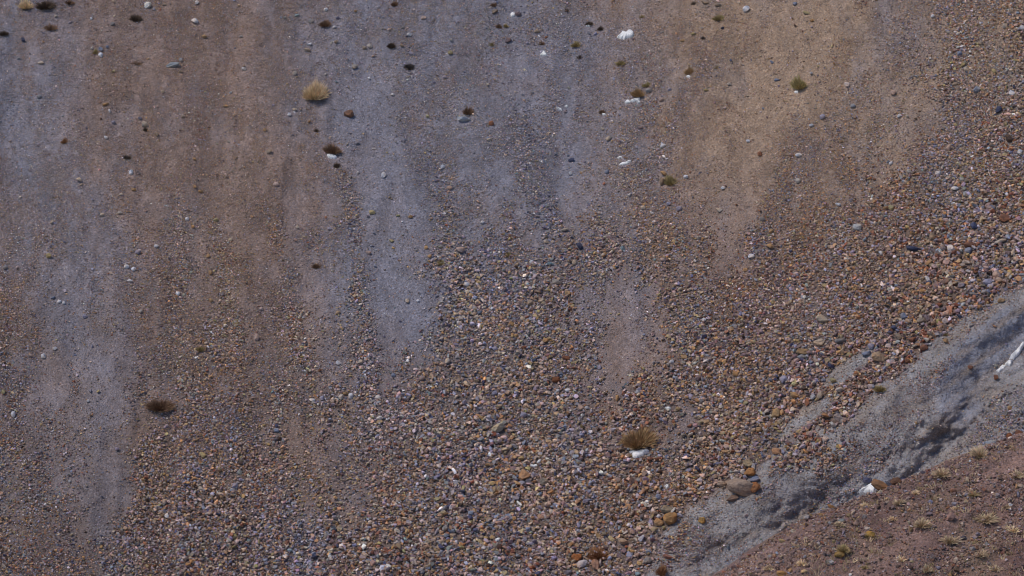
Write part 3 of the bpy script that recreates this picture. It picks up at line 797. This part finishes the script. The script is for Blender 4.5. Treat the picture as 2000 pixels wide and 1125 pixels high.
snow(1053,901,[[(-4,2),(0,-2),(4,-3),(2,1),(-1,3)]],'snow dot uphill of the orange boulder', thick=.02)
snow(1042,910,[[(-8,0),(-3,-2),(0,0),(4,-2),(8,0),(2,2),(-4,1)]],'thin snow line just above the orange boulder', thick=.02)
snow(1302,951,[[(-4,0),(0,-3),(4,-2),(3,2),(-1,3)]],'snow fleck on a blue grey stone below the ochre shrub', thick=.03)
snow(972,1055,[[(-5,1),(-1,-2),(3,-3),(6,-1),(2,2),(-2,3)]],'lowest snow fleck, in the pebble field', thick=.03)
snow(1305,798,[[(-6,0),(-1,-2),(5,-1),(4,2),(-3,2)]],'flat snow fleck among pebbles above the ochre shrub', thick=.03)
snow(1984,692,[[(-12,9),(-8,3),(-1,-3),(6,-11),(14,-22),(16,-17),(10,-6),(3,3),(-4,9)],[(-20,18),(-12,12),(-6,12),(-8,19),(-16,21)]],'zigzag snow lying in the gully channel at the picture edge', landmark='zigzag gully snow', thick=.05)
snow(1957,718,[[(-11,7),(-5,2),(1,-4),(6,-3),(4,2),(-3,7)]],'small snow strip lower in the gully channel', thick=.03)
snow(1697,952,[[(-20,9),(-14,4),(-8,2),(-2,-3),(6,-7),(14,-11),(18,-12),(16,-5),(10,3),(8,7),(-2,9),(-12,9)]],'snow wedge at the crest beside a rusty earth block', landmark='crest snow wedge', thick=.05)

# ------------------------------------------------------------------ single stones
SHAPES = []
for k in range(26):
    r = random.Random(k+300)
    bm = hull(r.randint(13, 22), (1.0, .95, 1.0), k+301, sub=2, rough=.035, box=r.uniform(.2, .6))
    me = bpy.data.meshes.new('stone'); bm.to_mesh(me); bm.free(); me.materials.append(M_ROCK); SHAPES.append(me)
CN = {'c':'cream','w':'white','g':'grey','b':'blue grey','l':'lilac grey','o':'orange','r':'rust red','p':'pink','t':'tan','d':'dark blue','k':'dark brown','y':'yellowish','e':'teal grey','m':'purple brown'}
def stone(name, x, y, wpx, hpx, c, near=False, mesh=None, roll=None, sink=.28, depth=.85, lift=0.0, jitter=.10):
    sc = (1/130.)*(ND/70. if near else 1)
    P, N = (near_ground if near else ground)(x, y+hpx*.25)
    r = random.Random(int(x*31+y*17))
    me = mesh or r.choice(SHAPES)
    o = bpy.data.objects.new(name, me); COL.objects.link(o)
    wm, hm = wpx*sc, hpx*sc
    d = depth*.5*(wm+hm)
    # x across, y into the slope, z up
    if not near: EXCL.append((x, y+hpx*.15, wpx*.5, hpx*.5))
    o.scale = (wm*1.08, d, hm*1.08)
    o.rotation_euler = (math.radians(-18)+r.uniform(-.15, .15), r.uniform(-.25, .25) if roll is None else roll, r.uniform(-.35, .35) if roll is None else 0)
    col = np.array(PAL[c])*math.exp(r.gauss(0, jitter)) if isinstance(c, str) else np.array(c)
    o.color = (*np.clip(col, 0, .85), 1)
    o.location = Vector(P)+Vector(UAX)*(hm*(.25-.02)+lift)-Vector(VAX)*(d*.5-d*sink)
    return o
# big ones with labels of their own: name, x, y, w, h, colour, roll, near, label, landmark
BIG = [
 ('boulder',1447,950,58,34,(.37,.275,.205),-.45,0,'largest grey brown boulder, tilted, at the head of the bank','tilted grey brown boulder'),
 ('boulder',1463,924,26,20,(.50,.25,.10),.25,0,'rusty orange block sitting on the tilted boulder','rusty orange block'),
 ('boulder',1451,921,11,12,(.62,.58,.56),-.7,0,'pale chip between the rusty block and pebbles',None),
 ('boulder',1460,905,18,16,(.36,.29,.19),.2,0,'tan rounded stone capping the rusty orange block',None),
 ('boulder',1472,912,9,15,(.48,.44,.42),.35,0,'pale upright sliver against the tan capping stone',None),
 ('boulder',1475,951,22,20,(.34,.16,.075),.5,0,'dark rust broken face at the high end of the tilted boulder',None),
 ('boulder',1473,936,20,11,(.24,.26,.33),.35,0,'blue grey slab between the orange block and rust face',None),
 ('boulder',1431,973,24,12,(.24,.17,.13),.5,0,'brown wedge shaped stone under the low end of the tilted boulder',None),
 ('boulder',1309,1012,30,28,(.42,.235,.10),-.25,0,'rounded orange boulder at the foot of the bank','rounded orange boulder'),
 ('boulder',1287,1019,20,18,(.36,.225,.12),.2,0,'brown orange stone pressed against the rounded orange boulder',None),
 ('boulder',1302,995,24,16,(.33,.27,.19),-.3,0,'tan capping stone on the rounded orange boulder',None),
 ('boulder',1315,998,7,18,(.62,.55,.46),-.65,0,'pale curved splinter on the rounded orange boulder',None),
 ('boulder',1286,1008,10,8,(.62,.58,.60),.5,0,'white chip over the brown orange stone',None),
 ('boulder',1163,1103,16,24,(.42,.25,.17),.2,0,'pointed pink tan stone under the fan shaped tuft',None),
 ('boulder',1172,1099,6,18,(.50,.43,.40),-.15,0,'pale upright splinter beside the pointed pink stone',None),
 ('boulder',1024,927,27,23,(.46,.27,.15),.1,0,'squarish orange boulder in the pebble field','squarish orange boulder'),
 ('boulder',1061,940,20,15,(.27,.22,.17),-.05,0,'grey brown block beside the squarish orange boulder',None),
 ('boulder',972,836,30,19,(.50,.44,.32),.45,0,'smooth pale cream slab half sunk in grey shale','pale cream slab'),
 ('boulder',337,126,30,12,(.33,.34,.34),.12,0,'flat grey boulder with a yellowish lower rim','flat grey boulder'),
 ('boulder',906,233,28,12,(.42,.45,.48),-.1,0,'pale blue slab below a brown cushion plant','pale blue slab'),
 ('boulder',682,222,21,17,(.22,.135,.10),.0,0,'reddish brown flat stone near the round straw shrub','reddish brown stone'),
 ('boulder',1608,621,29,16,(.50,.42,.32),-.1,0,'cream wedge shaped boulder with a flat top','cream wedge boulder'),
 ('boulder',1599,668,25,16,(.48,.39,.30),-.25,0,'cream pink boulder below the cream wedge','cream pink boulder'),
 ('boulder',1566,686,24,15,(.40,.27,.15),.1,0,'orange tan flat boulder beside the cream pink one',None),
 ('boulder',1716,697,30,20,(.46,.32,.20),-.35,0,'large tan boulder near the scree edge','large tan boulder'),
 ('boulder',1637,817,23,18,(.34,.28,.25),-.4,0,'grey pink boulder on the lip of the bank','grey pink boulder'),
 ('boulder',1515,807,22,18,(.44,.30,.16),.4,0,'ochre boulder at the low end of the clay strip','ochre boulder'),
 ('boulder',1674,443,19,16,(.46,.46,.45),.05,0,'grey white block alone in brown pebbles','grey white block'),
 ('boulder',1834,339,17,12,(.66,.60,.56),.1,0,'bright white block in the dark right hand scree','bright white block'),
 ('boulder',1654,165,15,11,(.66,.58,.56),-.1,0,'pinkish white stone on tan dust','pinkish white stone'),
 ('boulder',1907,175,15,15,(.30,.33,.40),.2,0,'rounded blue grey stone in dark pebbles','rounded blue grey stone'),
 ('boulder',289,9,18,16,(.66,.66,.62),.1,0,'large white angular stone near the top edge','large white stone'),
 ('boulder',1086,741,20,11,(.24,.10,.05),.1,0,'dark rust brown oblong stone in the pebble field','rust brown oblong stone'),
 ('boulder',1126,1086,24,20,(.40,.17,.07),-.2,0,'glowing rust orange stone above a white one','rust orange stone'),
 ('boulder',1137,1100,22,16,(.56,.50,.49),.15,0,'pinkish white stone under the rust orange stone',None),
 ('boulder',1219,1057,28,14,(.42,.32,.24),-.25,0,'long tan slab at the foot of the pebble field','long tan slab'),
 ('boulder',1305,1086,21,12,(.33,.16,.11),.0,0,'pink rust block on the lower bank',None),
 ('boulder',1410,945,19,13,(.46,.34,.25),-.2,0,'tan pink stone beside the tilted boulder',None),
 ('boulder',1517,880,19,16,(.44,.27,.17),-.2,0,'tan orange block at the edge of the rusty tongue','tan orange block'),
 ('boulder',1371,1016,16,14,(.46,.28,.10),.0,0,'ochre block alone on pale clay','ochre block'),
 ('boulder',1934,866,24,13,(.33,.36,.40),-.15,0,'pale blue grey slab near the crest of the near slope','crest blue slab'),
 ('boulder',1961,867,19,14,(.36,.22,.09),.0,0,'ochre rounded boulder at the crest','ochre crest boulder'),
 ('boulder',1942,873,15,12,(.30,.21,.11),.2,0,'brown ochre boulder beside the ochre crest boulder',None),
 ('boulder',1972,851,16,12,(.26,.11,.06),-.2,0,'red brown boulder above the ochre crest boulder',None),
 ('boulder',1990,845,18,12,(.20,.10,.07),.2,0,'dark red brown boulder at the picture edge',None),
 ('boulder',1694,938,18,12,(.12,.125,.19),.1,0,'dark slate boulder just above the crest snow wedge',None),
 ('boulder',1762,933,16,12,(.14,.14,.19),.1,0,'dark blue boulder uphill of the rusty earth block',None),
 ('earth_block',1722,947,50,23,(.27,.145,.075),-.42,1,'rusty orange earth block beside the crest snow wedge','rusty earth block'),
 ('earth_block',1750,939,28,17,(.17,.09,.055),.1,1,'dark brown earth block joined to the rusty one',None),
 ('boulder',1858,1010,24,15,(.40,.24,.19),-.45,1,'pink boulder in the middle of the near slope','pink boulder'),
 ('boulder',1697,1043,24,14,(.38,.24,.075),.0,1,'ochre yellow rock in the near slope','ochre yellow rock'),
 ('boulder',1640,1082,22,15,(.34,.215,.08),.2,1,'ochre brown rock below the ochre yellow rock',None),
 ('boulder',1623,1097,14,12,(.52,.49,.48),.1,1,'pale grey white stone low on the near slope',None),
 ('boulder',1526,1121,26,14,(.42,.25,.11),.0,1,'orange rock cut by the bottom edge',None),
 ('boulder',1778,1034,9,16,(.34,.21,.11),.0,1,'upright orange block on the near slope',None),
 ('boulder',1785,1030,4,4,(.34,.21,.11),.0,1,None,None),
 ('boulder',1575,1024,13,8,(.44,.27,.11),-.4,1,'ochre stone on the low crest',None),
 ('boulder',1627,984,26,8,(.36,.19,.08),-.5,1,'orange strip of rock along the crest',None),
 ('boulder',1605,1002,16,8,(.40,.24,.11),-.5,1,'orange tan stone in the crest, below the orange strip',None),
 ('boulder',1550,1035,12,9,(.52,.44,.34),-.3,1,'cream stone on the low crest',None),
 ('boulder',1528,1056,16,9,(.46,.36,.20),-.4,1,'yellow cream stone at the low crest',None),
 ('boulder',1790,987,14,7,(.48,.33,.26),-.5,1,'pink cream flat stone in the upper near slope',None),
 ('boulder',1782,1029,2,2,(.48,.33,.26),-.5,1,None,None),
 ('boulder',1818,980,11,9,(.30,.28,.37),.1,1,'lilac stone sitting on a rust stone in the near slope',None),
 ('boulder',1838,976,9,8,(.50,.42,.42),.1,1,'pinkish white stone near the lilac one',None),
 ('boulder',1783,1029,2,2,(.5,.4,.4),.1,1,None,None),
 ('boulder',1779,1029,8,7,(.62,.56,.54),.1,1,'white stone at the foot of the fullest grass tuft',None),
]
GB = 'large stones on the hillside'
for i, (nm, x, y, ww, hh, c, roll, nr, lab, lm) in enumerate(BIG):
    if lab is None: continue
    bm = hull(30, (1.0, .95, 1.0), 911, sub=3, rough=.07, box=.45) if i == 0 else hull(16+i % 7, (1.0, .95, 1.0), 700+i*3, sub=3, rough=.07, box=.25+.3*((i*37) % 10)/10)
    me = bpy.data.meshes.new(nm); bm.to_mesh(me); bm.free(); me.materials.append(M_ROCK)
    o = stone(nm, x, y, ww, hh, c, near=bool(nr), mesh=me, roll=-roll)
    tag(o, lab, 'earth block' if nm == 'earth_block' else ('boulder' if ww > 17 else 'stone'), None)
    if lm: LANDMARKS.append((lm, x, y))

# every other stone that shows large: x y w h colour
ST = """222 3 5 8 c;321 9 8 4 t;384 5 7 7 w;381 41 14 10 w;178 37 5 5 w;220 47 8 6 g;109 32 6 5 c;136 44 6 5 l;179 94 8 6 w;197 96 9 8 b;209 92 6 5 b;196 108 9 9 w;79 122 12 7 c;354 117 7 7 g;353 140 6 5 t;476 135 9 6 w;222 139 9 6 y;36 114 7 6 g;76 189 9 7 g;214 217 5 8 w;221 239 8 6 l;282 243 12 10 c;306 262 8 9 t;207 269 8 5 w;357 228 6 6 t;451 180 7 5 w;440 207 9 6 o;400 72 10 7 o;466 11 6 5 t;318 179 6 6 c;206 204 12 5 o;446 277 7 5 c;46 79 8 8 d;471 71 7 5 g;
636 19 8 6 w;579 30 10 6 e;607 41 9 7 g;653 53 8 4 w;605 86 11 6 w;601 98 12 6 t;694 22 6 5 o;799 68 9 7 w;747 56 7 4 c;760 58 6 5 p;787 54 7 5 g;722 90 10 9 c;712 94 8 6 t;785 90 8 6 t;656 82 7 6 t;692 131 11 9 c;803 104 8 6 l;880 103 10 8 y;881 79 8 7 g;576 143 8 8 c;635 145 6 5 w;721 153 6 5 w;869 150 9 7 l;767 185 8 5 w;575 214 9 5 c;565 224 7 6 w;960 241 10 9 r;835 228 7 6 y;955 273 9 5 c;517 254 6 6 o;827 35 10 6 p;966 23 12 7 t;992 79 12 9 m;952 165 7 6 c;
1012 26 13 11 m;1049 61 10 7 t;1066 73 8 5 r;1029 85 7 6 l;1150 65 6 5 b;1456 18 13 11 w;1402 9 13 7 t;1376 5 14 6 t;1354 67 10 5 y;1332 80 8 4 o;1267 177 12 8 g;1379 176 9 5 y;1424 164 8 6 c;1189 270 12 9 c;1176 252 8 6 c;1250 250 10 6 m;1461 276 7 5 w;1307 175 7 6 l;1291 195 9 7 p;
1516 156 11 6 b;1507 122 8 5 b;1552 8 8 6 b;1575 25 12 5 y;1586 39 8 7 o;1821 32 7 6 w;1962 52 9 9 c;1996 55 9 8 w;1874 105 10 8 b;1879 97 8 6 l;1950 215 12 12 d;1976 182 9 10 w;1887 135 10 8 c;1881 127 9 7 y;1941 140 10 10 y;1864 164 10 8 t;1744 182 10 9 p;1606 229 10 9 l;1585 245 9 6 w;1756 227 8 6 w;1772 228 6 6 c;1852 64 10 5 c;1871 66 8 5 w;1882 67 8 6 b;1971 272 14 14 k;1915 85 9 7 t;1964 242 8 8 y;1666 207 10 7 g;
155 351 11 8 c;256 337 8 9 w;235 416 9 6 c;199 420 8 6 c;262 370 9 6 o;237 380 7 5 c;381 365 7 6 o;392 374 9 5 o;365 428 6 6 w;422 430 10 6 y;377 443 7 6 o;305 481 8 6 w;269 493 11 8 l;95 500 9 8 y;247 521 9 7 w;260 526 8 8 w;253 548 10 6 w;407 500 7 7 o;411 533 7 7 o;10 523 9 7 g;380 311 9 5 o;
749 342 8 10 w;699 337 6 5 w;539 360 10 7 p;526 296 11 8 t;726 415 12 8 y;879 367 10 8 p;864 326 9 7 w;802 423 8 7 o;899 488 15 11 p;911 556 10 8 w;581 443 6 7 c;643 447 8 5 l;764 471 8 5 y;832 484 7 6 o;839 501 7 6 o;720 494 10 6 p;942 435 8 6 w;
1294 284 12 9 w;1116 312 11 8 d;1185 336 8 7 b;1114 339 7 6 w;1296 339 14 9 o;1292 355 9 13 t;1339 346 9 6 w;1412 368 9 6 w;1484 301 9 8 r;1326 408 11 9 l;1305 398 8 6 l;1256 406 10 7 c;1272 416 8 4 w;1229 380 8 8 w;1404 411 11 7 c;1132 481 14 13 d;1104 448 15 7 c;1067 472 10 7 c;1122 513 10 9 c;1240 442 10 8 p;1295 508 13 7 p;1424 541 11 9 p;1456 527 8 6 o;1467 501 12 8 w;1489 428 10 8 g;1085 551 16 9 c;1010 516 10 8 t;1075 515 14 6 e;1216 486 9 8 e;
1775 335 10 7 c;1560 303 12 8 w;1559 353 10 9 c;1852 288 14 13 p;1740 319 7 7 w;1864 369 13 7 w;1637 400 10 5 w;1991 298 9 9 w;1820 462 10 13 t;1954 471 20 7 c;1890 490 15 10 b;1902 441 13 11 d;1962 426 17 13 r;1720 495 9 8 w;1740 406 10 8 y;1856 485 11 10 w;1891 478 18 9 r;1505 451 9 8 o;1504 481 13 10 o;1946 536 14 12 p;1927 551 16 10 l;1877 557 11 9 l;1811 546 8 10 w;1782 486 30 8 d;
274 609 10 7 c;166 618 9 7 l;104 581 12 7 b;115 589 10 9 w;125 592 7 6 w;85 696 10 10 w;60 695 9 6 p;347 574 9 8 w;412 587 10 7 o;7 766 10 9 y;26 810 10 12 w;172 784 7 6 w;424 780 11 8 c;501 659 10 13 p;296 700 9 6 p;107 681 8 7 w;
660 611 10 8 t;795 588 10 8 c;816 588 8 5 w;895 631 7 7 w;874 706 12 11 c;864 684 8 8 t;704 707 10 9 c;661 709 9 8 w;685 774 10 11 w;676 768 12 8 o;666 776 10 11 c;610 782 12 7 w;629 778 9 9 l;739 776 11 8 w;729 784 10 7 g;967 680 11 10 l;936 688 10 7 c;824 739 11 10 p;768 733 9 7 b;742 817 13 8 w;720 803 9 9 p;966 767 11 9 l;540 841 11 8 b;625 723 7 7 r;977 724 9 8 t;
1109 763 12 8 w;1312 706 9 9 w;1065 666 12 10 o;1092 674 13 11 p;1105 699 16 8 r;1007 656 10 8 o;1021 622 10 9 c;1022 811 13 11 l;1050 791 10 7 c;1134 796 13 11 p;1147 796 9 7 w;1205 778 8 12 o;1255 827 10 9 p;1362 739 13 11 m;1436 731 11 9 o;1347 831 13 8 r;1336 698 13 9 o;1375 624 9 8 w;1484 580 8 6 l;1171 718 8 8 l;1150 697 10 8 l;1109 573 12 9 o;1035 592 12 10 t;1482 840 11 11 o;
1566 697 18 8 g;1551 773 18 12 o;1602 772 12 16 t;1529 741 16 15 l;1627 744 13 10 y;1640 761 14 9 c;1816 672 10 7 w;1804 680 15 11 r;1782 662 19 12 r;1847 666 11 10 o;1846 627 13 12 p;1896 635 10 10 g;1810 622 14 11 m;1764 618 11 12 b;1746 640 13 9 d;1701 677 13 11 l;1641 666 22 9 g;1799 626 16 12 t;1754 658 16 11 t;1772 706 13 9 r;1692 691 18 9 b;1955 587 15 9 o;1677 721 13 9 m;1945 737 9 11 r;1895 718 10 7 r;1972 797 9 8 o;
326 1008 10 9 w;395 889 12 10 y;459 949 11 10 l;479 980 9 9 w;314 971 10 9 b;260 1092 10 9 b;155 848 12 8 o;184 867 7 6 p;344 993 9 9 r;335 1078 10 9 l;600 1002 17 11 o;600 1019 13 8 l;684 943 10 7 t;851 906 16 10 t;779 1023 16 11 c;803 1020 11 11 o;935 865 14 9 w;981 869 13 10 p;906 1008 15 10 b;946 1024 15 7 c;967 1032 17 12 y;930 1041 15 11 p;955 1036 13 11 t;977 1041 17 14 m;601 957 8 8 w;537 954 11 11 l;669 977 8 10 w;711 880 11 9 b;641 1034 9 9 d;
1089 942 15 10 r;1019 966 17 14 t;1033 968 10 18 t;1023 866 14 11 b;1040 864 9 10 m;1080 982 18 10 o;1106 985 12 7 w;1121 938 12 9 c;1199 949 9 11 l;1292 957 12 9 b;1140 979 10 9 t;1202 1012 10 9 w;1216 1018 13 10 g;1213 1032 10 9 w;1162 1024 10 11 w;1224 1068 14 12 o;1251 1065 14 8 d;1185 1093 10 11 e;1224 1102 16 10 p;1245 1100 18 12 m;1326 1039 11 10 p;1558 895 14 11 r;1573 920 10 9 p;1598 917 10 9 c;1536 916 11 9 p;1506 937 15 8 b;1635 869 16 12 y;1369 930 10 9 y;1600 872 13 10 m;1580 868 14 11 r;1545 872 13 10 t;1872 738 8 5 r;1810 752 14 7 e;1985 770 12 10 r"""
stones = []
for e in ST.replace('\n', '').split(';'):
    a = e.split()
    if len(a) == 5: stones.append((float(a[0]), float(a[1]), float(a[2]), float(a[3]), a[4]))
stones = stones[:300]
print('single stones', len(stones))
def size_word(m): return 'tiny' if m <= 6 else 'small' if m <= 8 else 'medium' if m <= 12 else 'big'
def shape_word(w_, h_): return 'flat' if w_/h_ > 1.65 else 'oblong' if w_/h_ > 1.28 else 'upright' if w_/h_ < .8 else 'blocky'
recs = {}
for i, (x, y, w_, h_, c) in enumerate(stones):
    k_ = 1.32 if y < 560 else 1.15
    o = stone('stone', x, y, w_*k_, h_*k_, c, lift=.006)
    nm, lx, ly = min(LANDMARKS, key=lambda q: (q[1]-x)**2+(q[2]-y)**2)
    dx, dy = x-lx, y-ly
    if abs(dy) >= abs(dx)*.8: rel = 'up the slope from the %s' % nm if dy < 0 else 'down the slope from the %s' % nm
    else: rel = '%s of the %s' % ('left' if dx < 0 else 'right', nm)
    key = '%s %s %s stone %s' % (size_word(max(w_, h_)), CN[c], shape_word(w_, h_), rel)
    recs.setdefault(key, []).append((math.hypot(dx, dy), o))
for key, L in recs.items():
    L.sort(key=lambda q: q[0])
    for k, (d, o) in enumerate(L):
        lab = key if len(L) == 1 else ('first', 'second', 'third', 'fourth', 'fifth', 'sixth', 'seventh', 'eighth', 'ninth', 'tenth')[min(k, 9)]+' '+key
        tag(o, lab, 'stone', 'larger stones among the scree')

n1 = build_scree(); n2 = build_gravel(); n3 = build_near_gravel()
print('scree', n1, 'gravel', n2, 'near', n3)
